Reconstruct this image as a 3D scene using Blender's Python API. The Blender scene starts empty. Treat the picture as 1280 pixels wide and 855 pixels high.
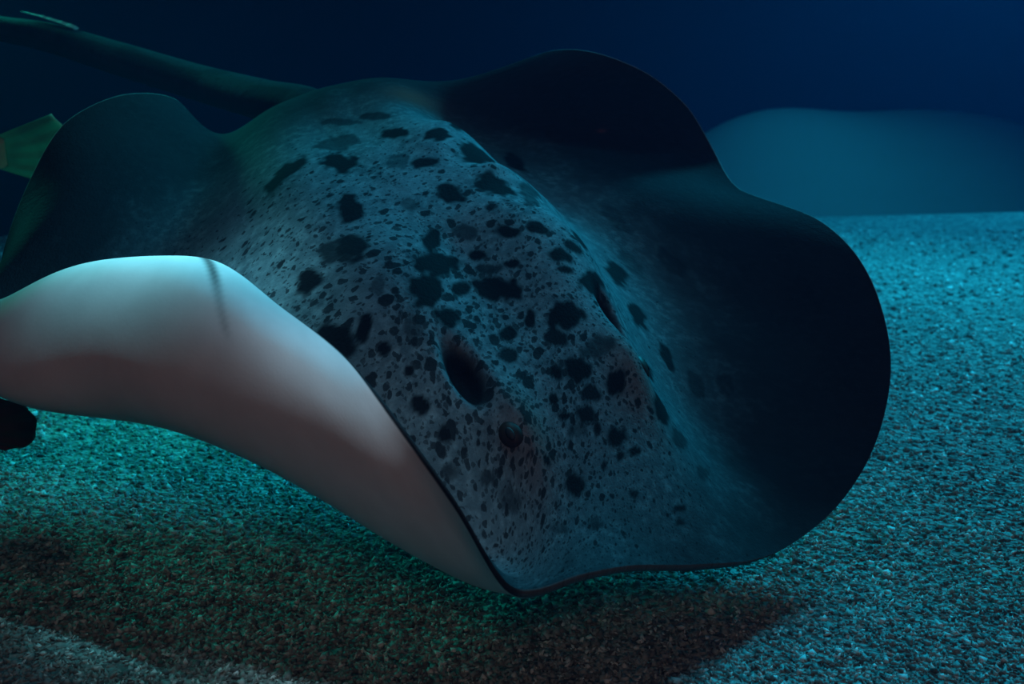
import bpy, bmesh, math, random
import numpy as np

random.seed(4)
rng = np.random.default_rng(7)
scn = bpy.context.scene
COL = scn.collection

# ------------------------------------------------------------------ camera
cam = bpy.data.cameras.new('camera')
cam.sensor_width = 36.0
cam.lens = 36.0
cam.dof.use_dof = True
cam.dof.focus_distance = 1.62
cam.dof.aperture_fstop = 4.5
cam_o = bpy.data.objects.new('camera', cam)
cam_o.location = (0, 0, 0.8)
cam_o.rotation_euler = (math.radians(90 - 14.35), 0, 0)
COL.objects.link(cam_o)
scn.camera = cam_o

# ------------------------------------------------------------------ world, lamps, exposure
w = bpy.data.worlds.new('tank_ambient')
scn.world = w
w.use_nodes = True
bg = w.node_tree.nodes['Background']
bg.inputs['Color'].default_value = (0.006, 0.06, 0.15, 1)
bg.inputs['Strength'].default_value = 0.07

def lamp(name, kind, loc, target, power, color, size=0.3, spot=60, blend=0.6):
    l = bpy.data.lights.new(name, kind)
    l.energy = power
    l.color = color
    if kind == 'AREA':
        l.shape = 'DISK'; l.size = size
    else:
        l.shadow_soft_size = size
    if kind == 'SPOT':
        l.spot_size = math.radians(spot); l.spot_blend = blend
    o = bpy.data.objects.new(name, l)
    o.location = loc
    d = np.array(target, float) - np.array(loc, float)
    import mathutils
    o.rotation_euler = mathutils.Vector(d).to_track_quat('-Z', 'Y').to_euler()
    COL.objects.link(o)
    return o

# floodlights hung over the tank, plus narrow spots added to light the ray
lamp('tank_and_fill_spot', 'SPOT', (2.5, 4.9, 3.3), (0.8, 2.4, 0.0), 780, (0.01, 0.54, 0.88), 0.45, 105, 0.9)
lamp('tank_and_fill_spot', 'SPOT', (-2.8, 4.6, 1.9), (-0.85, 1.95, 0.0), 235, (0.01, 0.78, 0.62), 0.25, 38, 0.9)
lamp('tank_and_fill_spot', 'SPOT', (0.25, 2.35, 3.6), (0.03, 1.80, 0.4), 175, (0.03, 0.58, 0.98), 0.3, 25, 1.0)  # narrow spot added to light the ray's back
lamp('tank_and_fill_spot', 'SPOT', (-0.48, 1.95, 3.5), (-0.51, 1.59, 0.5), 620, (0.20, 0.72, 0.92), 0.08, 9.5, 1.0)  # narrow spot added to brighten the crest of the white wing
lamp('tank_and_fill_spot', 'SPOT', (-0.18, 1.42, 3.5), (-0.19, 1.29, 0.40), 210, (0.42, 0.66, 0.84), 0.10, 9.5, 1.0)  # narrow spot added to brighten the rolled wing rim
lamp('tank_and_fill_spot', 'SPOT', (-1.0, 3.3, 3.5), (-0.75, 2.65, 0.8), 220, (0.02, 0.72, 0.72), 0.2, 26, 1.0)  # spot added to light the top of the tail
lamp('tank_and_fill_spot', 'SPOT', (3.6, 6.4, 3.6), (2.8, 6.2, 0.0), 640, (0.01, 0.48, 0.92), 0.3, 110, 1.0)
# dim warm lamps of the visitors' hall behind the viewing window
lamp('gallery_lamp', 'AREA', (0.2, -1.4, 2.2), (-0.3, 1.5, 0.4), 6.4, (1.0, 0.47, 0.36), 0.8)

scn.view_settings.view_transform = 'Standard'
scn.view_settings.look = 'None'
scn.view_settings.exposure = 0.0
scn.view_settings.gamma = 1.0
scn.view_settings.use_curve_mapping = False
scn.cycles.use_denoising = True
scn.cycles.max_bounces = 6
scn.cycles.volume_bounces = 0

# ------------------------------------------------------------------ helpers
def mesh_from(name, V, F, smooth=True):
    me = bpy.data.meshes.new(name)
    me.from_pydata([tuple(v) for v in V], [], [tuple(f) for f in F])
    me.update()
    if smooth:
        me.polygons.foreach_set('use_smooth', [True] * len(me.polygons))
    return me

def add(name, me, mat=None, parent=None, label=None, cat=None, kind=None, group=None):
    o = bpy.data.objects.new(name, me)
    COL.objects.link(o)
    if mat: me.materials.append(mat)
    if parent: o.parent = parent
    if label: o['label'] = label
    if cat: o['category'] = cat
    if kind: o['kind'] = kind
    if group: o['group'] = group
    return o

def value_noise(x, y, f, seed):
    x = np.asarray(x) * f + seed * 17.3; y = np.asarray(y) * f - seed * 9.1
    xi = np.floor(x).astype(int); yi = np.floor(y).astype(int)
    u = x - xi; v = y - yi
    u = u * u * (3 - 2 * u); v = v * v * (3 - 2 * v)
    def h(i, j):
        n = np.sin(i * 127.1 + j * 311.7 + seed * 74.7) * 43758.5453
        return n - np.floor(n)
    return (h(xi, yi) * (1 - u) + h(xi + 1, yi) * u) * (1 - v) + (h(xi, yi + 1) * (1 - u) + h(xi + 1, yi + 1) * u) * v

def sstep(a, b, x):
    t = np.clip((x - a) / (b - a), 0, 1)
    return t * t * (3 - 2 * t)

def set_attr(me, name, vals):
    at = me.attributes.new(name, 'FLOAT', 'POINT')
    at.data.foreach_set('value', np.asarray(vals, dtype=np.float32))

class NT:
    """small wrapper for building node trees"""
    def __init__(self, name):
        self.m = bpy.data.materials.new(name)
        self.m.use_nodes = True
        self.t = self.m.node_tree
        self.b = self.t.nodes['Principled BSDF']
        self.out = self.t.nodes['Material Output']
    def n(self, typ, **kw):
        x = self.t.nodes.new(typ)
        for k, v in kw.items():
            if k in ('ins',):
                for a, b in v.items(): x.inputs[a].default_value = b
            else: setattr(x, k, v)
        return x
    def l(self, a, b): self.t.links.new(a, b)
    def math(self, op, a, b=None, c=None):
        x = self.n('ShaderNodeMath', operation=op)
        for i, v in enumerate((a, b, c)):
            if v is None: continue
            if isinstance(v, (int, float)): x.inputs[i].default_value = v
            else: self.l(v, x.inputs[i])
        return x.outputs[0]
    def mix(self, f, a, b):
        x = self.n('ShaderNodeMix', data_type='RGBA')
        for i, v in ((0, f), (6, a), (7, b)):
            if isinstance(v, tuple): x.inputs[i].default_value = v if len(v) == 4 else v + (1,)
            elif isinstance(v, (int, float)): x.inputs[i].default_value = v
            else: self.l(v, x.inputs[i])
        return x.outputs[2]
    def attr(self, name):
        return self.n('ShaderNodeAttribute', attribute_name=name).outputs['Fac']
    def ramp(self, f, a, b):
        x = self.n('ShaderNodeMapRange', interpolation_type='SMOOTHSTEP')
        self.l(f, x.inputs[0]); x.inputs[1].default_value = a; x.inputs[2].default_value = b
        return x.outputs[0]

# ------------------------------------------------------------------ setting: sand bed, far bank, back wall, water
def sand_height(x, y):
    z = 0.035 * (value_noise(x, y, 0.8, 3) - 0.5) + 0.02 * (value_noise(x, y, 2.3, 5) - 0.5)
    z = z + 0.006 * (value_noise(x, y, 7.0, 6) - 0.5)
    crest = 5.75 + 0.19 * x
    z = z * (1 - sstep(3.2, 5.0, y)) - 0.16 * np.clip(y - crest, 0, 9) ** 1.3
    return z

sm = NT('sand')
geo = sm.n('ShaderNodeNewGeometry')
v1 = sm.n('ShaderNodeTexVoronoi', feature='F1', ins={'Scale': 95.0})
v2 = sm.n('ShaderNodeTexVoronoi', feature='F1', ins={'Scale': 42.0})
nz = sm.n('ShaderNodeTexNoise', ins={'Scale': 3.0, 'Detail': 4.0})
for q in (v1, v2, nz): sm.l(geo.outputs['Position'], q.inputs['Vector'])
sep = sm.n('ShaderNodeSeparateColor'); sm.l(v1.outputs['Color'], sep.inputs[0])
sep2 = sm.n('ShaderNodeSeparateColor'); sm.l(v2.outputs['Color'], sep2.inputs[0])
g = sm.math('ADD', sm.math('MULTIPLY', sep.outputs[0], 0.55), sm.math('MULTIPLY', sep2.outputs[1], 0.45))
c0 = sm.mix(sm.ramp(g, 0.15, 0.9), (0.07, 0.10, 0.09), (0.42, 0.58, 0.53))
c1 = sm.mix(sm.math('MULTIPLY', sm.ramp(nz.outputs[0], 0.35, 0.7), 0.5), c0, (0.15, 0.22, 0.20))
sm.l(c1, sm.b.inputs['Base Color']); sm.b.inputs['Roughness'].default_value = 0.9
bp = sm.n('ShaderNodeBump', ins={'Strength': 0.9, 'Distance': 0.012})
sm.l(sm.math('ADD', v1.outputs['Distance'], v2.outputs['Distance']), bp.inputs['Height'])
sm.l(bp.outputs[0], sm.b.inputs['Normal'])

def grid_mesh(name, xs, ys, fz):
    X, Y = np.meshgrid(xs, ys)
    Z = fz(X, Y)
    V = np.stack([X.ravel(), Y.ravel(), Z.ravel()], 1)
    nx, ny = len(xs), len(ys)
    i = np.arange(nx - 1)[None] + nx * np.arange(ny - 1)[:, None]
    i = i.ravel()
    return mesh_from(name, V, np.stack([i, i + 1, i + 1 + nx, i + nx], 1))

ys = np.concatenate([np.linspace(-1.2, 3.2, 150), np.linspace(3.24, 9.5, 110)])
floor = add('floor', grid_mesh('floor', np.linspace(-5.5, 6.0, 300), ys, sand_height), sm.m, kind='structure')
floor['label'] = 'coarse pale sand covering the tank floor'

# loose grit lying on the sand, nearest part of the bed
gm = NT('grit')
tone = gm.attr('tone')
gc = gm.mix(gm.ramp(tone, 0.0, 0.55), (0.09, 0.13, 0.12), (0.29, 0.42, 0.39))
gc = gm.mix(gm.ramp(tone, 0.78, 1.0), gc, (0.72, 0.95, 0.90))
gm.l(gc, gm.b.inputs['Base Color']); gm.b.inputs['Roughness'].default_value = 0.6

def make_grit(n):
    # rough six-cornered chips: an octahedron squashed and skewed per grain
    oct_ = np.array([[1, 0, 0], [0, 1, 0], [-1, 0, 0], [0, -1, 0], [0, 0, 1], [0, 0, -1]], float)
    fo = np.array([[0, 1, 4], [1, 2, 4], [2, 3, 4], [3, 0, 4], [1, 0, 5], [2, 1, 5], [3, 2, 5], [0, 3, 5]])
    # density even in the view: sample distance with 1/y^2 weight
    u = rng.random(n)
    y0, y1 = 1.0, 5.6
    y = 1 / (1 / y0 - u * (1 / y0 - 1 / y1))
    x = (rng.random(n) - 0.5) * 1.18 * (y + 0.25)
    z = sand_height(x, y)
    size = np.minimum(np.exp(rng.normal(0, 0.35, n)), 1.8) * 0.0036 * (0.75 + 0.38 * y)
    S = size[:, None, None]
    V = oct_[None] * (0.65 + 0.7 * rng.random((n, 6, 1)))
    V[:, :, 2] *= 0.4
    V = V + rng.normal(0, 0.12, V.shape)
    # random rotation
    q = rng.normal(size=(n, 4)); q /= np.linalg.norm(q, axis=1)[:, None]
    q[:, 0] += 0.0
    a, b, c, d = q.T
    Rm = np.stack([np.stack([1 - 2 * (c * c + d * d), 2 * (b * c - a * d), 2 * (b * d + a * c)], -1),
                   np.stack([2 * (b * c + a * d), 1 - 2 * (b * b + d * d), 2 * (c * d - a * b)], -1),
                   np.stack([2 * (b * d - a * c), 2 * (c * d + a * b), 1 - 2 * (b * b + c * c)], -1)], -2)
    V = np.einsum('nij,nkj->nki', Rm, V) * S
    V[:, :, 0] += x[:, None]; V[:, :, 1] += y[:, None]; V[:, :, 2] += (z + size * 0.1)[:, None]
    F = (fo[None] + 6 * np.arange(n)[:, None, None]).reshape(-1, 3)
    V = V.reshape(-1, 3)
    me = bpy.data.meshes.new('grit')
    me.vertices.add(len(V)); me.vertices.foreach_set('co', V.ravel())
    me.loops.add(F.size); me.loops.foreach_set('vertex_index', F.ravel().astype(np.int32))
    me.polygons.add(len(F))
    me.polygons.foreach_set('loop_start', np.arange(0, F.size, 3, dtype=np.int32))
    me.update(calc_edges=True)
    set_attr(me, 'tone', np.repeat(rng.random(n), 6))
    return me

add('sand_grains', make_grit(70000), gm.m, parent=floor, kind='stuff')

# hazy bank of sand rising beyond the crest of the bed
bk = NT('bank_sand')
bn = bk.n('ShaderNodeTexNoise', ins={'Scale': 1.6, 'Detail': 5.0})
bk.l(bk.mix(bn.outputs[0], (0.12, 0.13, 0.12), (0.27, 0.28, 0.25)), bk.b.inputs['Base Color'])
bk.b.inputs['Roughness'].default_value = 0.95
def bank_height(x, y):
    t = np.exp(-((x - 4.3) / 2.6) ** 2) * np.exp(-((y - 9.6) / 1.1) ** 2)
    t2 = np.exp(-((x - 1.9) / 1.6) ** 2) * np.exp(-((y - 8.7) / 0.9) ** 2)
    return -1.4 + 1.84 * t + 1.45 * t2 + 0.12 * (value_noise(x, y, 0.7, 9) - 0.5)
bank = add('mound', grid_mesh('mound', np.linspace(-9, 11, 160), np.linspace(6.6, 11.6, 60), bank_height), bk.m, kind='structure',
           label='hazy sand bank rising far behind the tank floor')

wm = NT('painted_tank_wall')
wn = wm.n('ShaderNodeTexNoise', ins={'Scale': 0.6, 'Detail': 3.0})
wm.l(wm.mix(wn.outputs[0], (0.010, 0.030, 0.070), (0.015, 0.045, 0.095)), wm.b.inputs['Base Color'])
wm.b.inputs['Roughness'].default_value = 0.8
def box(name, lo, hi):
    V = [(x, y, z) for x in (lo[0], hi[0]) for y in (lo[1], hi[1]) for z in (lo[2], hi[2])]
    F = [(0, 1, 3, 2), (4, 6, 7, 5), (0, 4, 5, 1), (2, 3, 7, 6), (0, 2, 6, 4), (1, 5, 7, 3)]
    return mesh_from(name, V, F, smooth=False)
add('wall_back', box('wall_back', (-10, 11.6, -2), (12, 11.8, 5)), wm.m, kind='structure')

wt = NT('water')
wt.t.nodes.remove(wt.b)
vol = wt.n('ShaderNodeVolumePrincipled')
vol.inputs['Color'].default_value = (0.03, 0.30, 0.75, 1)
vol.inputs['Absorption Color'].default_value = (0.05, 0.45, 0.62, 1)
vol.inputs['Density'].default_value = 0.021
vol.inputs['Anisotropy'].default_value = 0.2
wt.l(vol.outputs[0], wt.out.inputs['Volume'])
add('water', box('water', (-9.8, -4.0, -1.95), (11.8, 11.55, 4.2)), wt.m, kind='structure')

# ------------------------------------------------------------------ the stingray
# 217 stations of the disc: rings of 36 round the middle; the disc is (a, b): a across (+ = its left), b along (+ = snout)
RING = (0.17, 0.33, 0.5, 0.67, 0.83, 1.0)
AB = [(0.0, 0.0)]
for r_ in RING:
    for i in range(36):
        p_ = math.radians(10 * i)
        AB.append((-r_ * math.sin(p_), r_ * math.cos(p_)))
AB = np.array(AB)
STATIONS = np.array([[-0.2126,1.9155,0.3748],[-0.1335,1.8218,0.2935],[-0.153,1.8018,0.292],[-0.1732,1.7842,0.2962],[-0.195,1.7715,0.3035],[-0.219,1.7643,0.3119],[-0.246,1.7611,0.3184],[-0.275,1.7609,0.3222],[-0.3035,1.7652,0.3261],[-0.3289,1.7751,0.3322],[-0.3487,1.7911,0.3413],[-0.361,1.8124,0.3535],[-0.3664,1.8373,0.3661],[-0.3657,1.8651,0.378],[-0.3602,1.8946,0.3894],[-0.3506,1.9246,0.4005],[-0.3373,1.954,0.411],[-0.3211,1.9815,0.4203],[-0.3028,2.0061,0.4284],[-0.2828,2.027,0.4366],[-0.2611,2.043,0.4462],[-0.2379,2.0541,0.4567],[-0.2134,2.0606,0.4667],[-0.1871,2.0622,0.4718],[-0.1604,2.0583,0.4671],[-0.1349,2.0505,0.456],[-0.1113,2.04,0.4462],[-0.0899,2.0273,0.444],[-0.0724,2.0124,0.4471],[-0.061,1.9914,0.4237],[-0.0544,1.9689,0.4025],[-0.0527,1.9447,0.3885],[-0.0564,1.9199,0.379],[-0.0658,1.8963,0.3667],[-0.0795,1.8749,0.3495],[-0.0959,1.8558,0.3299],[-0.114,1.8386,0.31],[-0.0538,1.7322,0.2321],[-0.0902,1.6981,0.2242],[-0.1278,1.6658,0.2289],[-0.1664,1.6405,0.2446],[-0.207,1.627,0.2683],[-0.2576,1.6211,0.2873],[-0.3177,1.6188,0.2944],[-0.3746,1.6283,0.3017],[-0.4247,1.6485,0.312],[-0.4641,1.6785,0.3275],[-0.4891,1.7176,0.3484],[-0.5004,1.7647,0.3724],[-0.4997,1.8192,0.3981],[-0.4896,1.8786,0.4227],[-0.4716,1.9391,0.444],[-0.4464,1.9975,0.4608],[-0.4152,2.0513,0.4728],[-0.3799,2.0988,0.4808],[-0.3417,2.1378,0.4892],[-0.299,2.1625,0.5096],[-0.2543,2.1779,0.5303],[-0.2059,2.1848,0.5481],[-0.1555,2.1855,0.5627],[-0.1025,2.1732,0.5501],[-0.0519,2.1519,0.5231],[-0.0063,2.1278,0.4991],[0.033,2.1008,0.4812],[0.0634,2.0675,0.4674],[0.0826,2.0264,0.4314],[0.0916,1.9853,0.3996],[0.0919,1.944,0.3808],[0.0851,1.9038,0.3743],[0.0672,1.8636,0.3567],[0.0408,1.8249,0.3252],[0.0114,1.7913,0.2922],[-0.0199,1.7616,0.2597],[0.0323,1.6262,0.1981],[-0.0188,1.5836,0.1712],[-0.0697,1.5381,0.162],[-0.1241,1.4965,0.1769],[-0.1924,1.47,0.2139],[-0.2735,1.4603,0.2554],[-0.3601,1.4641,0.286],[-0.4452,1.4828,0.3056],[-0.5226,1.5145,0.3156],[-0.5904,1.5567,0.3258],[-0.6354,1.6145,0.3499],[-0.6444,1.6929,0.3913],[-0.6336,1.7822,0.4388],[-0.6128,1.8745,0.4806],[-0.5848,1.9648,0.5099],[-0.5492,2.0499,0.5276],[-0.5046,2.1273,0.5396],[-0.451,2.1947,0.55],[-0.3911,2.2486,0.5628],[-0.3244,2.2808,0.5928],[-0.2573,2.3022,0.6184],[-0.1751,2.3075,0.6223],[-0.0933,2.3019,0.6138],[-0.0167,2.2831,0.5952],[0.0549,2.2438,0.5724],[0.1206,2.1981,0.5411],[0.1769,2.1486,0.4985],[0.2203,2.0891,0.4492],[0.2452,2.0266,0.4013],[0.2483,1.9669,0.3617],[0.236,1.9094,0.3321],[0.2148,1.854,0.3126],[0.1869,1.8008,0.2971],[0.1529,1.7506,0.2788],[0.1144,1.7055,0.2557],[0.074,1.665,0.2276],[0.0897,1.5059,0.1734],[0.036,1.4597,0.1362],[-0.0083,1.406,0.11],[-0.0527,1.345,0.1151],[-0.1653,1.3154,0.1917],[-0.2835,1.313,0.2783],[-0.3853,1.3302,0.3359],[-0.4972,1.3686,0.3749],[-0.5921,1.415,0.3807],[-0.6992,1.4543,0.3586],[-0.7942,1.517,0.3591],[-0.7776,1.6484,0.4247],[-0.748,1.7711,0.4968],[-0.7175,1.8875,0.5567],[-0.6845,2.0002,0.5911],[-0.6449,2.1064,0.6022],[-0.5914,2.2022,0.6093],[-0.5175,2.2836,0.6262],[-0.4228,2.3431,0.6556],[-0.3097,2.3739,0.6901],[-0.1911,2.3822,0.7089],[-0.0832,2.3857,0.6969],[0.0081,2.3878,0.671],[0.0868,2.3715,0.6427],[0.1717,2.3173,0.6122],[0.2538,2.2468,0.5781],[0.3215,2.1661,0.5275],[0.3789,2.0728,0.4456],[0.4226,1.9901,0.3648],[0.4023,1.9189,0.3143],[0.3697,1.851,0.2669],[0.3305,1.7851,0.2273],[0.2942,1.7228,0.2175],[0.2536,1.6611,0.2183],[0.2043,1.6033,0.2163],[0.148,1.552,0.2026],[0.1293,1.3857,0.165],[0.0651,1.3315,0.1401],[0.0149,1.2728,0.1273],[-0.0365,1.232,0.1773],[-0.1376,1.2334,0.2815],[-0.2437,1.269,0.3873],[-0.3554,1.329,0.4614],[-0.4646,1.4043,0.5114],[-0.5835,1.4686,0.5175],[-0.7078,1.5138,0.4834],[-0.8203,1.5625,0.4378],[-0.8635,1.6669,0.4749],[-0.8417,1.7939,0.5416],[-0.8113,1.9185,0.6092],[-0.7775,2.0409,0.6585],[-0.7328,2.1613,0.678],[-0.6738,2.2743,0.6738],[-0.5925,2.3714,0.6661],[-0.467,2.4358,0.6943],[-0.2563,2.4488,0.7553],[-0.0816,2.4173,0.7904],[0.0438,2.402,0.7761],[0.1448,2.4132,0.7387],[0.225,2.4176,0.6885],[0.3059,2.3667,0.6271],[0.387,2.2658,0.5729],[0.4603,2.1362,0.5262],[0.513,2.0179,0.4585],[0.5474,1.9267,0.3742],[0.5368,1.8508,0.2976],[0.5001,1.7819,0.226],[0.4483,1.7105,0.1642],[0.3994,1.6419,0.1524],[0.3416,1.5701,0.1562],[0.2759,1.5004,0.1668],[0.2024,1.4395,0.1739],[0.156,1.2559,0.162],[0.0753,1.1979,0.175],[0.0,1.1404,0.1943],[-0.0603,1.1637,0.287],[-0.1409,1.2374,0.3749],[-0.2275,1.3379,0.4375],[-0.3371,1.4348,0.4872],[-0.4473,1.5329,0.5297],[-0.574,1.6127,0.5134],[-0.7201,1.6651,0.4884],[-0.8476,1.6995,0.4266],[-0.9069,1.7778,0.451],[-0.9214,1.8735,0.5357],[-0.9144,1.9745,0.6279],[-0.89,2.0845,0.7177],[-0.8241,2.2179,0.769],[-0.7499,2.3572,0.7562],[-0.6882,2.4626,0.6617],[-0.4892,2.5292,0.6899],[-0.1099,2.5159,0.7963],[0.0842,2.449,0.8641],[0.2012,2.3949,0.8561],[0.3129,2.3912,0.8101],[0.4115,2.4211,0.7317],[0.4768,2.4079,0.6257],[0.509,2.2834,0.5635],[0.6054,2.0764,0.5337],[0.6541,1.9228,0.4781],[0.6755,1.8291,0.3977],[0.6765,1.7597,0.3026],[0.6473,1.7024,0.212],[0.595,1.6354,0.1514],[0.5196,1.5557,0.1101],[0.4275,1.4726,0.091],[0.3385,1.3886,0.1043],[0.2362,1.3178,0.1309]])
RAY_UP = np.array([0.1748, -0.32223, 0.93038])

def tps_fit(A, P):
    def K(r2): return np.where(r2 > 1e-14, .5 * r2 * np.log(np.maximum(r2, 1e-14)), 0)
    n = len(A)
    M = np.zeros((n + 3, n + 3))
    M[:n, :n] = K(((A[:, None] - A[None]) ** 2).sum(-1)) + 1e-5 * np.eye(n)
    M[:n, n] = 1; M[:n, n + 1:] = A; M[n:, :n] = M[:n, n:].T
    W = np.linalg.solve(M, np.vstack([P, np.zeros((3, P.shape[1]))]))
    def ev(ab):
        out = []
        for q in np.array_split(ab, max(1, len(ab) // 20000)):
            out.append(K(((q[:, None] - A[None]) ** 2).sum(-1)) @ W[:n] + W[n] + q @ W[n + 1:])
        return np.concatenate(out)
    return ev
sheet = tps_fit(AB, STATIONS)

def hump(a,b):
    # body dome : wide over the gut, narrower to tail, falling to the snout
    wid=0;hei=0
    for dl in np.linspace(-.15,.15,11):
        bb=np.clip(b+dl,-1.1,1.1)
        wid=wid+np.interp(bb,[-1.1,-.95,-.6,-.2,.2,.55,.8,1.1],[.10,.12,.23,.31,.33,.30,.30,.30])/11
        hei=hei+np.interp(bb,[-1.1,-.95,-.6,-.2,.2,.5,.7,.9,1.0,1.1],[.02,.06,.13,.23,.25,.19,.10,.02,0,0])/11
    x=np.abs(a)/wid
    return hei*np.exp(-(x**3.4)*.8)
EYES = ((-0.150, 0.545), (0.200, 0.585))
SPIRACLES = ((-0.168, 0.405), (0.235, 0.43))
def head_detail(a, b):
    z = np.zeros_like(a)
    for (ea, eb), (sa, sb) in zip(EYES, SPIRACLES):
        z += 0.030 * np.exp(-((a - ea) / 0.055) ** 2 - ((b - eb) / 0.10) ** 2)     # brow bump
        z -= 0.038 * np.exp(-(((a - sa) / 0.026) ** 2 + ((b - sb) / 0.060) ** 2) ** 1.5)   # spiracle pit
    z += 0.006 * np.exp(-(a / 0.04) ** 2) * sstep(0.3, -0.3, b) * sstep(-0.95, -0.7, b)  # mid ridge
    return z
def dorsal(a, b):
    ab = np.stack([a, b], 1)
    return sheet(ab) + (hump(a, b) + head_detail(a, b))[:, None] * RAY_UP

NA_, NR_ = 600, 190
rr = np.concatenate([np.linspace(0, 0.97, NR_ - 8)[1:], 1 - 0.03 * (1 - np.linspace(0, 1, 9)[1:]) ** 1.6])
ang = np.linspace(0, 2 * math.pi, NA_, endpoint=False)
RR, AN = np.meshgrid(rr, ang, indexing='ij')
ga = (-RR * np.sin(AN)).ravel(); gb = (RR * np.cos(AN)).ravel()
top = dorsal(ga, gb)
top0 = dorsal(np.zeros(1), np.zeros(1))
# underside: a coarser set of rings, offset from the sheet along its normal
ru = np.concatenate([1 - 0.03 * (1 - np.linspace(1, 0, 9)[1:]) ** 1.6, np.linspace(0.965, 0.03, 170)])
RU, AU = np.meshgrid(ru, ang, indexing='ij')
ua = (-RU * np.sin(AU)).ravel(); ub = (RU * np.cos(AU)).ravel()
uab = np.stack([ua, ub], 1)
e_ = 0.02
def sheet_normal(ab):
    dx = sheet(ab + [e_, 0]) - sheet(ab - [e_, 0]); dy = sheet(ab + [0, e_]) - sheet(ab - [0, e_])
    n = np.cross(dx, dy); n /= np.linalg.norm(n, axis=1)[:, None]
    return n
nn = sheet_normal(uab)
if (nn @ RAY_UP).mean() < 0: nn = -nn
rad_u = np.hypot(ua, ub)
thick = (0.006 + 0.006 * sstep(60, 110, np.abs(np.degrees(np.arctan2(-ua, ub)))) + 0.10 * np.exp(-(rad_u / 0.42) ** 2)) * np.sqrt(np.clip(1 - rad_u ** 26, 0, 1)) + 0.0015
edge_keep = sstep(0.9, 1.0, rad_u)[:, None]
bot = sheet(uab) * 1.0 - nn * thick[:, None]
V = np.concatenate([top0, top, bot])
nT = len(top); F = []
i = np.arange(NA_); j = (i + 1) % NA_
F += [(0, 1 + a_, 1 + b_) for a_, b_ in zip(i, j)]
base = 1
nrow = (len(top) + len(bot)) // NA_
rows = np.arange(nrow - 1)[:, None] * NA_ + base
q1 = (rows + i).ravel(); q2 = (rows + j).ravel(); q3 = (rows + NA_ + j).ravel(); q4 = (rows + NA_ + i).ravel()
F += list(zip(q1.tolist(), q4.tolist(), q3.tolist(), q2.tolist()))
last = base + (nrow - 1) * NA_
cidx = len(V)
V = np.concatenate([V, V[last:last + NA_].mean(0)[None]])
F += [(cidx, last + int(b_), last + int(a_)) for a_, b_ in zip(i, j)]

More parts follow.
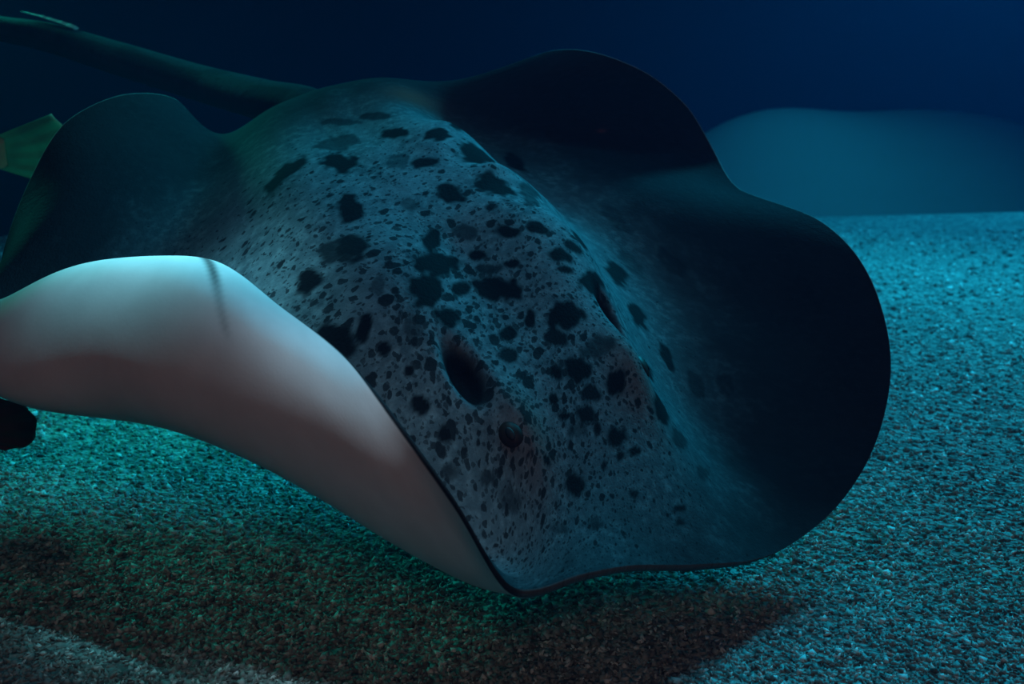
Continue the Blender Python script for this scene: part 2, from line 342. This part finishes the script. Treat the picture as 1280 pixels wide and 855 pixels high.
# pigment plus painted shade and rim light, all in disc coordinates (a, b)
va = np.concatenate([[0], ga, ua, [0]]); vb = np.concatenate([[0], gb, ub, [0]])
is_under = np.concatenate([np.zeros(1 + nT), np.ones(len(ua) + 1)])
BLOTCH = [[-0.141, 0.242, 21.6, 16.4, -10.3, 29.5, 1], [-0.075, 0.195, 16.3, 12.5, -6.2, 33.4, 1], [0.01, 0.298, 12.4, 12.1, -29.9, 29.6, 1], [-0.06, 0.262, 32.4, 24.8, -15.5, 48.3, 1], [-0.134, 0.306, 35.2, 28.6, -17.2, 41.7, 1], [0.022, 0.207, 42.9, 27.8, -51.4, 51.3, 1], [0.02, 0.248, 31.1, 21.4, -46.8, 53.8, 0.7], [0.063, 0.273, 57.0, 36.2, -57.7, 64.0, 1], [0.165, 0.308, 30.9, 30.2, -30.6, 45.9, 1], [0.212, 0.373, 24.6, 29.7, -8.5, 19.7, 1], [0.155, 0.346, 35.6, 49.2, -53.3, 47.7, 1], [0.099, 0.437, 17.0, 10.1, -11.2, 27.8, 1], [0.04, 0.464, 28.6, 23.8, -29.6, 40.6, 0.8], [0.02, 0.397, 62.4, 35.4, -19.7, 33.8, 1], [-0.041, 0.389, 40.4, 34.4, -31.2, 49.8, 1], [-0.069, 0.427, 36.7, 31.4, -31.9, 48.7, 0.8], [0.046, 0.551, 22.7, 15.0, -23.1, 39.5, 1], [-0.002, 0.523, 36.6, 24.9, -32.7, 45.6, 1], [0.122, 0.53, 19.7, 13.5, -10.3, 44.0, 0.6], [0.123, 0.615, 33.3, 19.8, -9.3, 50.4, 1], [0.053, 0.607, 28.4, 16.1, -31.5, 60.3, 0.8], [0.075, 0.715, 34.8, 16.7, -13.4, 39.2, 1], [-0.034, 0.607, 47.3, 28.6, -65.3, 88.3, 1], [0.02, 0.639, 36.0, 19.2, -32.7, 54.5, 0.8], [0.037, 0.674, 81.1, 41.3, -29.0, 56.5, 0.8], [-0.041, 0.56, 49.7, 32.5, -49.9, 66.1, 1], [-0.065, 0.746, 26.8, 13.8, -24.9, 32.9, 1], [-0.122, 0.645, 52.8, 40.0, -76.3, 78.6, 1], [0.112, 0.753, 70.3, 31.9, -16.3, 100.4, 1], [0.07, 0.756, 83.9, 37.2, -31.0, 96.7, 1], [0.022, 0.754, 99.4, 47.2, -47.2, 99.4, 1], [-0.013, 0.652, 31.5, 17.1, -40.1, 61.0, 0.5], [0.482, 0.322, 45.7, -0.1, 19.1, 24.0, 1], [0.334, 0.487, 25.7, 1.5, 38.3, 41.8, 1], [0.253, 0.642, 24.4, 4.8, 15.5, 29.4, 1], [0.437, 0.234, 30.4, 0.3, 29.3, 26.5, 1], [0.446, 0.092, 31.3, 25.6, -18.5, 12.3, 1], [-0.183, 0.045, 33.9, 23.2, -29.3, 12.7, 0.7], [-0.169, 0.071, 33.8, 24.7, -29.0, 12.5, 0.8], [-0.243, 0.061, 38.6, 25.8, -41.5, 13.7, 0.9], [-0.041, 0.131, 40.8, 28.3, -9.2, 33.4, 1], [-0.201, 0.18, 61.0, 48.9, -31.4, 24.5, 0.5], [-0.267, 0.223, 52.4, 50.6, -45.4, 17.3, 1], [-0.3, 0.201, 10.0, 24.0, -47.4, -0.6, 0.9], [-0.209, 0.288, 42.7, 31.4, -32.6, 50.7, 0.5], [-0.263, 0.278, 64.1, 42.5, -62.2, 57.5, 1], [-0.27, 0.389, 46.2, 38.3, -52.3, 61.7, 1], [-0.261, 0.442, 53.9, 56.9, -60.6, 69.6, 1], [-0.255, 0.337, 85.5, 69.3, -69.3, 85.5, 1], [-0.071, -0.249, 27.8, 9.0, -11.7, 15.0, 1], [-0.031, -0.375, 18.0, 6.7, -11.8, 16.7, 0.6], [0.065, -0.089, 28.1, 15.0, -38.8, 39.0, 1], [0.082, -0.284, 18.4, 13.0, -42.7, 13.4, 1], [0.138, -0.174, 33.5, 17.5, -13.6, 27.6, 1], [0.225, -0.245, 46.2, 9.8, 38.6, 32.9, 1], [0.194, -0.096, 19.0, 16.7, -13.1, 11.3, 0.85], [0.052, 0.04, 27.8, 16.5, -30.4, 24.5, 1], [0.138, 0.061, 18.6, 15.1, -20.1, 19.0, 1], [0.42, -0.371, 29.9, 14.7, -32.9, 10.5, 1], [0.095, 0.209, 31.2, 16.6, -43.1, 55.0, 1], [0.146, 0.229, 34.8, 30.9, -49.2, 43.9, 1], [0.033, 0.155, 30.2, 16.8, -49.4, 47.5, 0.6], [0.091, 0.13, 74.0, 34.6, -59.2, 64.5, 0.8], [-0.114, -0.04, 42.4, 15.3, -14.2, 15.0, 0.9], [0.201, 0.29, 35.6, 43.1, -37.3, 40.6, 1], [0.26, 0.232, 38.8, 19.4, 6.6, 23.9, 0.8], [0.026, -0.142, 42.2, 19.2, -29.7, 18.1, 0.5], [-0.024, 0.018, 49.1, 26.4, -25.8, 32.4, 0.5], [0.004, -0.505, 20.0, 3.9, -37.1, 40.4, 0.6], [0.086, -0.455, 22.4, 5.9, -43.0, 30.2, 0.7], [0.218, 0.062, 36.3, 33.4, -10.3, 18.0, 0.6], [0.192, 0.118, 48.4, 38.1, -26.2, 6.2, 0.6], [-0.173, -0.299, 19.5, -2.3, 18.2, 28.5, 0.9], [0.201, 0.866, 53.2, 15.5, 18.7, 104.8, 0.8], [0.079, 0.837, 69.7, 23.1, -17.9, 98.7, 0.8], [0.197, 0.895, 83.4, 14.0, 11.1, 104.1, 0.8], [0.54, 0.374, 49.7, -1.7, 16.6, 28.4, 0.5], [0.607, 0.361, 46.9, -10.6, 24.2, 35.2, 0.5], [0.3, 0.685, 25.1, 4.1, 30.6, 43.0, 0.6], [0.352, 0.73, 31.3, 8.2, 40.3, 57.2, 0.5], [-0.234, 0.608, 20.0, 24.3, -51.4, 32.1, 0.5], [-0.246, 0.537, 35.5, 51.1, -82.7, 70.2, 0.6], [-0.29, 0.478, 50.5, 56.1, -73.5, 81.2, 0.6], [-0.153, 0.788, 35.1, 15.2, -53.5, 46.1, 0.5], [-0.052, 0.862, 41.4, 16.2, -31.2, 53.9, 0.6], [0.547, -0.106, 19.9, 23.4, -42.2, 14.3, 0.4], [0.605, 0.015, 21.3, 26.6, -34.7, 16.9, 0.4], [0.513, 0.029, 24.7, 24.9, -40.3, 12.6, 0.4]]
wob = 0.34 * (value_noise(va, vb, 30, 11) - 0.5) + 0.55 * (value_noise(va, vb, 70, 12) - 0.5)
wa = va + 0.010 * (value_noise(va, vb, 26, 13) - 0.5); wb = vb + 0.010 * (value_noise(va, vb, 26, 14) - 0.5)
ink = np.zeros(len(va))
for (ca, cb, m0, m1, m2, m3, st) in BLOTCH:
    da = wa - ca; db = wb - cb
    rho = np.hypot(m0 * da + m1 * db, m2 * da + m3 * db)
    ink = np.maximum(ink, min(1.0, 1.2 * st) * sstep(1.22, 0.82, rho + wob))
for (sa, sb) in SPIRACLES:
    ink = np.maximum(ink, sstep(1.3, 0.7, np.hypot((va - sa) / 0.030, (vb - sb) / 0.064)))  # darkness inside the spiracle pits, painted in as ink
rad = np.hypot(va, vb)
phi = np.degrees(np.arctan2(-va, vb))
# speckle density: most on the head and on the back's right flank, little on the wings
dens = 1.1 * np.exp(-((va + 0.10) / 0.44) ** 2 - ((vb - 0.38) / 0.66) ** 2)
rim_dark = np.maximum(sstep(10, 20, phi) * sstep(82, 72, phi), 0.9 * sstep(-85, -70, phi) * sstep(82, 72, phi))        # the lifted front rim keeps its dark upper skin round the edge
under = np.where(rad > 0.9999, 1 - rim_dark, is_under * (1 - rim_dark * sstep(0.978, 0.990, rad)))  # outermost ring turns belly white: rim light painted on the rear margins

# tail: a tapering tube continuing the back, joined into the same skin
TAIL_PATH = np.array([[-0.3987, 2.2845, 0.6778], [-0.4651, 2.4396, 0.734], [-0.6103, 2.589, 0.7524], [-0.8166, 2.7643, 0.792], [-1.0719, 2.9043, 0.8552], [-1.3231, 3.044, 0.9172], [-1.5, 3.1338, 0.9454], [-1.7794, 3.27, 0.9937], [-2.1328, 3.4176, 1.0461], [-2.5766, 3.5833, 1.0883]])      # world points, root to tip
TAIL_RAD = np.array([0.03, 0.052, 0.056, 0.052, 0.049, 0.044, 0.038, 0.032, 0.024, 0.014])
def spline(P, n):
    P = np.asarray(P, float); t = np.arange(len(P)); u = np.linspace(0, len(P) - 1, n)
    k = np.minimum(u.astype(int), len(P) - 2); f = (u - k)[:, None]
    Q = np.concatenate([[2 * P[0] - P[1]], P, [2 * P[-1] - P[-2]]])
    a, b, c, d = Q[k], Q[k + 1], Q[k + 2], Q[k + 3]
    return .5 * (2 * b + (c - a) * f + (2 * a - 5 * b + 4 * c - d) * f ** 2 + (3 * b - a - 3 * c + d) * f ** 3)
tc = spline(TAIL_PATH, 150); tr = spline(TAIL_RAD[:, None], 150)[:, 0]
td = np.gradient(tc, axis=0); td /= np.linalg.norm(td, axis=1)[:, None]
side_ = np.cross(td, [0, 0, 1.0]); side_ /= np.linalg.norm(side_, axis=1)[:, None]
up_ = np.cross(side_, td)
NS = 36
th = np.linspace(0, 2 * math.pi, NS, endpoint=False)
# a slightly keeled section: broad and flat at the root, rounder towards the whip
flat = np.linspace(0.85, 1.0, 150)[:, None, None]
ring = tc[:, None] + tr[:, None, None] * (np.cos(th)[None, :, None] * side_[:, None] * 1.1 + np.sin(th)[None, :, None] * up_[:, None] * flat)
b0 = len(V)
V = np.concatenate([V, ring.reshape(-1, 3)])
ii = np.arange(NS); jj = (ii + 1) % NS
for q in range(149):
    F += list(zip((b0 + q * NS + ii).tolist(), (b0 + q * NS + jj).tolist(), (b0 + (q + 1) * NS + jj).tolist(), (b0 + (q + 1) * NS + ii).tolist()))
F.append([b0 + 149 * NS + int(k) for k in ii])
nt = 150 * NS
tb = np.repeat(-0.93 - 0.0085 * np.arange(150), NS); ta = np.tile(0.06 * np.cos(th), 150)
va = np.concatenate([va, ta]); vb = np.concatenate([vb, tb])
t_ink = 0.75 * sstep(0.62, 0.72, value_noise(ta + 3, tb, 26, 21)) * np.tile(sstep(-0.2, 0.3, np.sin(th)), 150)
t_ink = np.maximum(t_ink, np.repeat(sstep(70, 120, np.arange(150)), NS) * 0.8)
t_ink = np.maximum(t_ink, np.tile(sstep(0.1, -0.5, np.sin(th)), 150) * 0.75)   # shade on the tail's lower half, painted in as ink
ink = np.concatenate([ink, t_ink]); dens = np.concatenate([dens, np.full(nt, 0.35)])
under = np.concatenate([under, np.zeros(nt)]); rad = np.concatenate([rad, np.full(nt, 0.4)])

warm = np.zeros(len(va))
for (ca, cb, ra, rb, st) in ((0.19, -0.60, 0.06, 0.07, 1.0), (-0.13, 0.58, 0.06, 0.10, 0.75), (0.18, 0.62, 0.07, 0.10, 0.6), (0.621, -0.527, 0.008, 0.008, 1.0)):
    warm = np.maximum(warm, st * np.exp(-((va - ca) / ra) ** 2 - ((vb - cb) / rb) ** 2))
# dark streak running in from the rim on the pale underside
p0 = np.array([-0.93, 0.31]); p1 = np.array([-0.70, 0.392]); dv = p1 - p0; ln = np.hypot(*dv)
tt = ((va - p0[0]) * dv[0] + (vb - p0[1]) * dv[1]) / ln ** 2
ds = np.abs((va - p0[0]) * dv[1] - (vb - p0[1]) * dv[0]) / ln
dark_streak = sstep(1.0, 0.1, ds / (0.009 + 0.016 * (1.0 - np.clip(tt, 0, 1)))) * (1 - 0.6 * sstep(0.35, 0.75, tt)) * sstep(1.0, 0.85, tt) * 0.9

me = mesh_from('stingray', V, F)
set_attr(me, 'ink', ink); set_attr(me, 'dens', dens); set_attr(me, 'under', under)
set_attr(me, 'edge', np.hypot(va, np.where(vb > 0, 0.62 * vb, vb))); set_attr(me, 'warm', warm); set_attr(me, 'dark_streak', dark_streak)
at = me.attributes.new('disc', 'FLOAT_VECTOR', 'POINT')
at.data.foreach_set('vector', np.stack([va, vb, np.zeros(len(va))], 1).astype(np.float32).ravel())

rm = NT('stingray_skin')
disc = rm.n('ShaderNodeAttribute', attribute_name='disc').outputs['Vector']
def noise(scale, detail=3.0, rough=0.55):
    x = rm.n('ShaderNodeTexNoise', ins={'Scale': scale, 'Detail': detail, 'Roughness': rough})
    rm.l(disc, x.inputs['Vector']); return x
ink_a = rm.attr('ink'); dens_a = rm.attr('dens'); und = rm.attr('under'); edge = rm.attr('edge')
n1 = noise(9.0); n2 = noise(48.0, 4.0); n3 = noise(160.0, 2.0)
wv = rm.n('ShaderNodeVectorMath', operation='MULTIPLY_ADD')
rm.l(n2.outputs['Color'], wv.inputs[0]); wv.inputs[1].default_value = (0.022, 0.022, 0); rm.l(disc, wv.inputs[2])
def specks(scale, frac, rmax):
    v = rm.n('ShaderNodeTexVoronoi', voronoi_dimensions='2D', feature='F1', ins={'Scale': scale})
    rm.l(wv.outputs[0], v.inputs['Vector'])
    s = rm.n('ShaderNodeSeparateColor'); rm.l(v.outputs['Color'], s.inputs[0])
    # only some cells carry a speck; its radius varies
    thr = rm.math('MULTIPLY', rm.math('MULTIPLY', rm.ramp(s.outputs[0], 1 - frac, 1.0), rmax), dens_a)
    return rm.math('SUBTRACT', 1.0, rm.ramp(rm.math('SUBTRACT', v.outputs['Distance'], thr), -0.06, 0.06))
sp = rm.math('MAXIMUM', rm.math('MULTIPLY', specks(70.0, 0.62, 0.52), 0.8), rm.math('MAXIMUM', rm.math('MULTIPLY', specks(34.0, 0.42, 0.46), 0.9), rm.math('MULTIPLY', specks(125.0, 0.55, 0.50), 0.6)))
dark = rm.math('MAXIMUM', ink_a, sp)
skin = rm.mix(rm.ramp(n1.outputs[0], 0.3, 0.72), (0.085, 0.118, 0.132), (0.17, 0.22, 0.24))
skin = rm.mix(rm.ramp(n2.outputs[0], 0.40, 0.75), skin, (0.225, 0.29, 0.31))
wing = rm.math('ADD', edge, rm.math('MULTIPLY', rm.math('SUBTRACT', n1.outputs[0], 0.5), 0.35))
skin = rm.mix(rm.math('MULTIPLY', rm.ramp(wing, 0.30, 0.74), 0.95), skin, (0.016, 0.018, 0.021))  # the wings' own dark margins, deepened with shade put into the colour
skin = rm.mix(rm.math('MULTIPLY', rm.attr('warm'), 0.9), skin, (0.20, 0.075, 0.055))
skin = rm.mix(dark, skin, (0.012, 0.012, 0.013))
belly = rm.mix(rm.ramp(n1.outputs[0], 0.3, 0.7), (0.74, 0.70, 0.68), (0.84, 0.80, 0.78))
belly = rm.mix(rm.attr('dark_streak'), belly, (0.08, 0.075, 0.075))
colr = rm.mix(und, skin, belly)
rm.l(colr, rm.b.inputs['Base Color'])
rm.b.inputs['Roughness'].default_value = 0.8
rm.b.inputs['Specular IOR Level'].default_value = 0.03
bp = rm.n('ShaderNodeBump', ins={'Distance': 0.004})
rm.l(rm.math('MULTIPLY_ADD', und, -0.30, 0.35), bp.inputs['Strength'])
rm.l(rm.math('ADD', n3.outputs[0], n2.outputs[0]), bp.inputs['Height']); rm.l(bp.outputs[0], rm.b.inputs['Normal'])
ray = add('stingray', me, rm.m, label='big black-blotched grey stingray gliding low over the sand', cat='stingray')

# eyes: dark globes set in the brow bumps, with a paler ring
em = NT('eye'); em.b.inputs['Base Color'].default_value = (0.035, 0.022, 0.016, 1); em.b.inputs['Roughness'].default_value = 0.5; em.b.inputs['Specular IOR Level'].default_value = 0.2
pm = NT('pupil'); pm.b.inputs['Base Color'].default_value = (0.002, 0.002, 0.002, 1); pm.b.inputs['Roughness'].default_value = 0.6
lm = NT('eyelid'); lm.b.inputs['Base Color'].default_value = (0.10, 0.07, 0.055, 1)
def ball(name, rx, ry, rz, seg=24, rings=14, cut=1.0):
    V = []; F = []
    for q in range(rings + 1):
        t = math.pi * cut * q / rings
        for k in range(seg):
            p = 2 * math.pi * k / seg
            V.append((rx * math.sin(t) * math.cos(p), ry * math.sin(t) * math.sin(p), rz * math.cos(t)))
    for q in range(rings):
        for k in range(seg):
            F.append((q * seg + k, (q + 1) * seg + k, (q + 1) * seg + (k + 1) % seg, q * seg + (k + 1) % seg))
    return mesh_from(name, V, F)
import mathutils
for side, (ea, eb) in zip((-1, 1), EYES):
    qa = np.array([ea + side * 0.028, ea + side * 0.033]); qb = np.array([eb, eb])
    P_ = dorsal(np.array([qa[0]]), qb[:1])[0]
    px_ = dorsal(np.array([qa[0] + .01]), qb[:1])[0] - P_; py_ = dorsal(np.array([qa[0]]), qb[:1] + .01)[0] - P_
    nrm = np.cross(px_, py_); nrm /= np.linalg.norm(nrm)
    if nrm @ RAY_UP < 0: nrm = -nrm
    eye = add('eye', ball('eye', 0.024, 0.019, 0.012), em.m, parent=ray)
    zx = mathutils.Vector(nrm); yx = mathutils.Vector(py_).normalized(); xx = yx.cross(zx).normalized(); yx = zx.cross(xx)
    mt = mathutils.Matrix((yx, -xx, zx)).transposed().to_4x4()
    mt.translation = mathutils.Vector(P_ - nrm * 0.006)
    eye.matrix_world = mt
    pu = add('pupil', ball('pupil', 0.011, 0.006, 0.002), pm.m, parent=eye)
    pu.location = (0, 0, 0.0115)
# barbed spine lying along the top of the tail
sp_m = NT('spine_horn'); sp_m.b.inputs['Base Color'].default_value = (0.40, 0.38, 0.30, 1); sp_m.b.inputs['Roughness'].default_value = 0.45
k0, k1 = 76, 92
def spine_mesh():
    V = []; F = []
    n = 14
    for q in range(n):
        t = q / (n - 1)
        kk = int(k0 + (k1 - k0) * t)
        wdt = 0.011 * (1 - t) ** 0.7 + 0.0008
        wdt *= 1.0 + (0.25 if q % 2 else 0.0)          # barbs
        c_ = tc[kk] + up_[kk] * (tr[kk] * 0.93 + 0.004 + 0.016 * t)
        for (x_, z_) in ((-1, 0), (0, .5), (1, 0), (0, -.45)):
            V.append(c_ + side_[kk] * wdt * x_ + up_[kk] * wdt * z_)
    for q in range(n - 1):
        for k in range(4):
            F.append((q * 4 + k, q * 4 + (k + 1) % 4, q * 4 + 4 + (k + 1) % 4, q * 4 + 4 + k))
    F.append((0, 1, 2, 3)); F.append(tuple(len(V) - 1 - k for k in range(4)))
    return mesh_from('tail_spine', V, F, smooth=False)
add('tail_spine', spine_mesh(), sp_m.m, parent=ray, label='pale barbed spine on the tail')

# ------------------------------------------------------------------ the two fish behind
def fish_mat(name, back, flank, belly_c):
    f = NT(name)
    tx = f.n('ShaderNodeTexCoord'); s = f.n('ShaderNodeSeparateXYZ'); f.l(tx.outputs['Object'], s.inputs[0])
    nz = f.n('ShaderNodeTexNoise', ins={'Scale': 14.0, 'Detail': 4.0}); f.l(tx.outputs['Object'], nz.inputs['Vector'])
    h = f.math('ADD', s.outputs[2], f.math('MULTIPLY', f.math('SUBTRACT', nz.outputs[0], 0.5), 0.05))
    c1 = f.mix(f.ramp(h, -0.06, 0.0), belly_c, flank); c1 = f.mix(f.ramp(h, 0.0, 0.07), c1, back)
    f.l(c1, f.b.inputs['Base Color']); f.b.inputs['Roughness'].default_value = 0.45
    v = f.n('ShaderNodeTexVoronoi', ins={'Scale': 90.0}); f.l(tx.outputs['Object'], v.inputs['Vector'])
    b_ = f.n('ShaderNodeBump', ins={'Strength': 0.3, 'Distance': 0.003}); f.l(v.outputs['Distance'], b_.inputs['Height']); f.l(b_.outputs[0], f.b.inputs['Normal'])
    return f.m
def fin_mat(name, col, tip):
    f = NT(name)
    tx = f.n('ShaderNodeTexCoord'); s = f.n('ShaderNodeSeparateXYZ'); f.l(tx.outputs['Object'], s.inputs[0])
    nz = f.n('ShaderNodeTexNoise', ins={'Scale': 9.0, 'Detail': 3.0}); f.l(tx.outputs['Object'], nz.inputs['Vector'])
    edge_ = f.n('ShaderNodeAttribute', attribute_name='tip').outputs['Fac']
    c1 = f.mix(f.ramp(nz.outputs[0], 0.3, 0.7), col, tuple(0.6 * q for q in col))
    f.l(f.mix(f.ramp(edge_, 0.93, 1.0), c1, tip), f.b.inputs['Base Color'])
    f.b.inputs['Roughness'].default_value = 0.6
    tr_ = f.n('ShaderNodeBsdfTranslucent'); f.l(c1, tr_.inputs['Color'])
    mx = f.n('ShaderNodeMixShader'); mx.inputs[0].default_value = 0.55
    f.l(f.b.outputs[0], mx.inputs[1]); f.l(tr_.outputs[0], mx.inputs[2]); f.l(mx.outputs[0], f.out.inputs['Surface'])
    return f.m

def fin_sheet(name, root, tip, rays=15, along=9, thick=0.004, ripple=0.004):
    """membrane between a root polyline and a tip polyline, ribbed by its fin rays, with thickness"""
    root = spline(root, rays * 2 + 1); tip = spline(tip, rays * 2 + 1)
    V = []; T = []; F = []
    n = len(root)
    for sgn in (1, -1):
        for q in range(along + 1):
            t = q / along
            for k in range(n):
                p = root[k] * (1 - t) + tip[k] * t
                th_ = thick * (1.15 - t) * (1.0 if k % 2 == 0 else 0.45)
                bow = ripple * math.sin(k * 0.7 + 2.5 * t) * t
                V.append((p[0], p[1] + bow + sgn * th_ * 0.5, p[2])); T.append(t)
    m = (along + 1) * n
    for q in range(along):
        for k in range(n - 1):
            a_ = q * n + k
            F.append((a_, a_ + 1, a_ + n + 1, a_ + n)); F.append((m + a_, m + a_ + n, m + a_ + n + 1, m + a_ + 1))
    for k in range(n - 1):
        F.append((k, m + k, m + k + 1, k + 1)); e1 = along * n + k; F.append((e1, e1 + 1, m + e1 + 1, m + e1))
    for q in range(along):
        F.append((q * n, q * n + n, m + q * n + n, m + q * n)); e1 = q * n + n - 1; F.append((e1, m + e1, m + e1 + n, e1 + n))
    me = mesh_from(name, V, F)
    set_attr(me, 'tip', T)
    return me

def make_fish(loc, rz, scale, bm_, fm_, label, tail_tip, tilt=0.0):
    """fish along local -X (head) to +X (tail); length about 0.62"""
    st = [(-.30, .004, .006, -.01), (-.285, .022, .030, -.008), (-.24, .045, .062, -.002), (-.16, .062, .090, 0), (-.06, .066, .104, .0),
          (.05, .056, .096, 0), (.14, .038, .072, .0), (.20, .022, .048, .0), (.25, .013, .036, .0), (.285, .009, .036, .0), (.30, .004, .030, 0)]
    S = spline(np.array(st), 46)
    V = []; F = []; ns = 28
    for (x, wy, hz, cz) in S:
        for k in range(ns):
            p = 2 * math.pi * k / ns
            V.append((x, wy * math.sin(p), cz + hz * math.cos(p)))
    for q in range(45):
        for k in range(ns):
            F.append((q * ns + k, (q + 1) * ns + k, (q + 1) * ns + (k + 1) % ns, q * ns + (k + 1) % ns))
    F.append(tuple(range(ns))); F.append(tuple(45 * ns + ns - 1 - k for k in range(ns)))
    f = add('fish', mesh_from('fish', V, F), bm_, label=label, cat='fish')
    f.location = loc; f.rotation_euler = (0, tilt, rz); f.scale = (scale,) * 3
    hh = [(.275, 0, .034), (.29, 0, .018), (.295, 0, 0), (.29, 0, -.018), (.275, 0, -.034)]
    add('caudal_fin', fin_sheet('caudal_fin', hh, tail_tip, rays=19, along=14), fm_, parent=f)
    add('dorsal_fin', fin_sheet('dorsal_fin', [(-.13, 0, .088), (-.03, 0, .100), (.08, 0, .084), (.19, 0, .048)],
        [(-.10, 0, .128), (.02, 0, .160), (.15, 0, .140), (.235, 0, .075)]), fm_, parent=f)
    add('anal_fin', fin_sheet('anal_fin', [(.04, 0, -.092), (.11, 0, -.076), (.19, 0, -.048)],
        [(.08, 0, -.135), (.16, 0, -.125), (.23, 0, -.070)], rays=9), fm_, parent=f)
    for s_ in (-1, 1):
        pf = add('pectoral_fin', fin_sheet('pectoral_fin', [(0, 0, .018), (0.004, 0, 0), (0, 0, -.018)], [(.085, 0, .030), (.105, 0, -.01), (.07, 0, -.045)], rays=7), fm_, parent=f)
        pf.location = (-.15, s_ * .062, -.02); pf.rotation_euler = (0, 0, s_ * 0.5)
        ey = add('eye', ball('eye', .011, .005, .011), em.m, parent=f); ey.location = (-.235, s_ * .044, .016)
    return f
gbm = fish_mat('green_fish_skin', (0.10, 0.24, 0.10), (0.22, 0.42, 0.22), (0.40, 0.50, 0.30))
gfm = fin_mat('green_fin', (0.12, 0.42, 0.30), (0.50, 0.62, 0.42))
dbm = fish_mat('brown_fish_skin', (0.05, 0.025, 0.02), (0.08, 0.035, 0.028), (0.10, 0.05, 0.04))
dfm = fin_mat('brown_fin', (0.17, 0.08, 0.065), (0.14, 0.08, 0.06))
make_fish((-1.427, 2.284, 0.643), 0.12, 1.0, gbm, gfm, "green fish fanning its tail behind the stingray's raised wing",
          [(.405, 0, .085), (.432, 0, .048), (.438, 0, 0), (.432, 0, -.048), (.400, 0, -.078)])
make_fish((-1.29, 1.852, 0.17), -0.05, 0.95, dbm, dfm, "dark brown fish under the stingray's white wing, close above the sand",
          [(.345, 0, .055), (.395, 0, .042), (.415, 0, 0), (.395, 0, -.042), (.345, 0, -.055)])
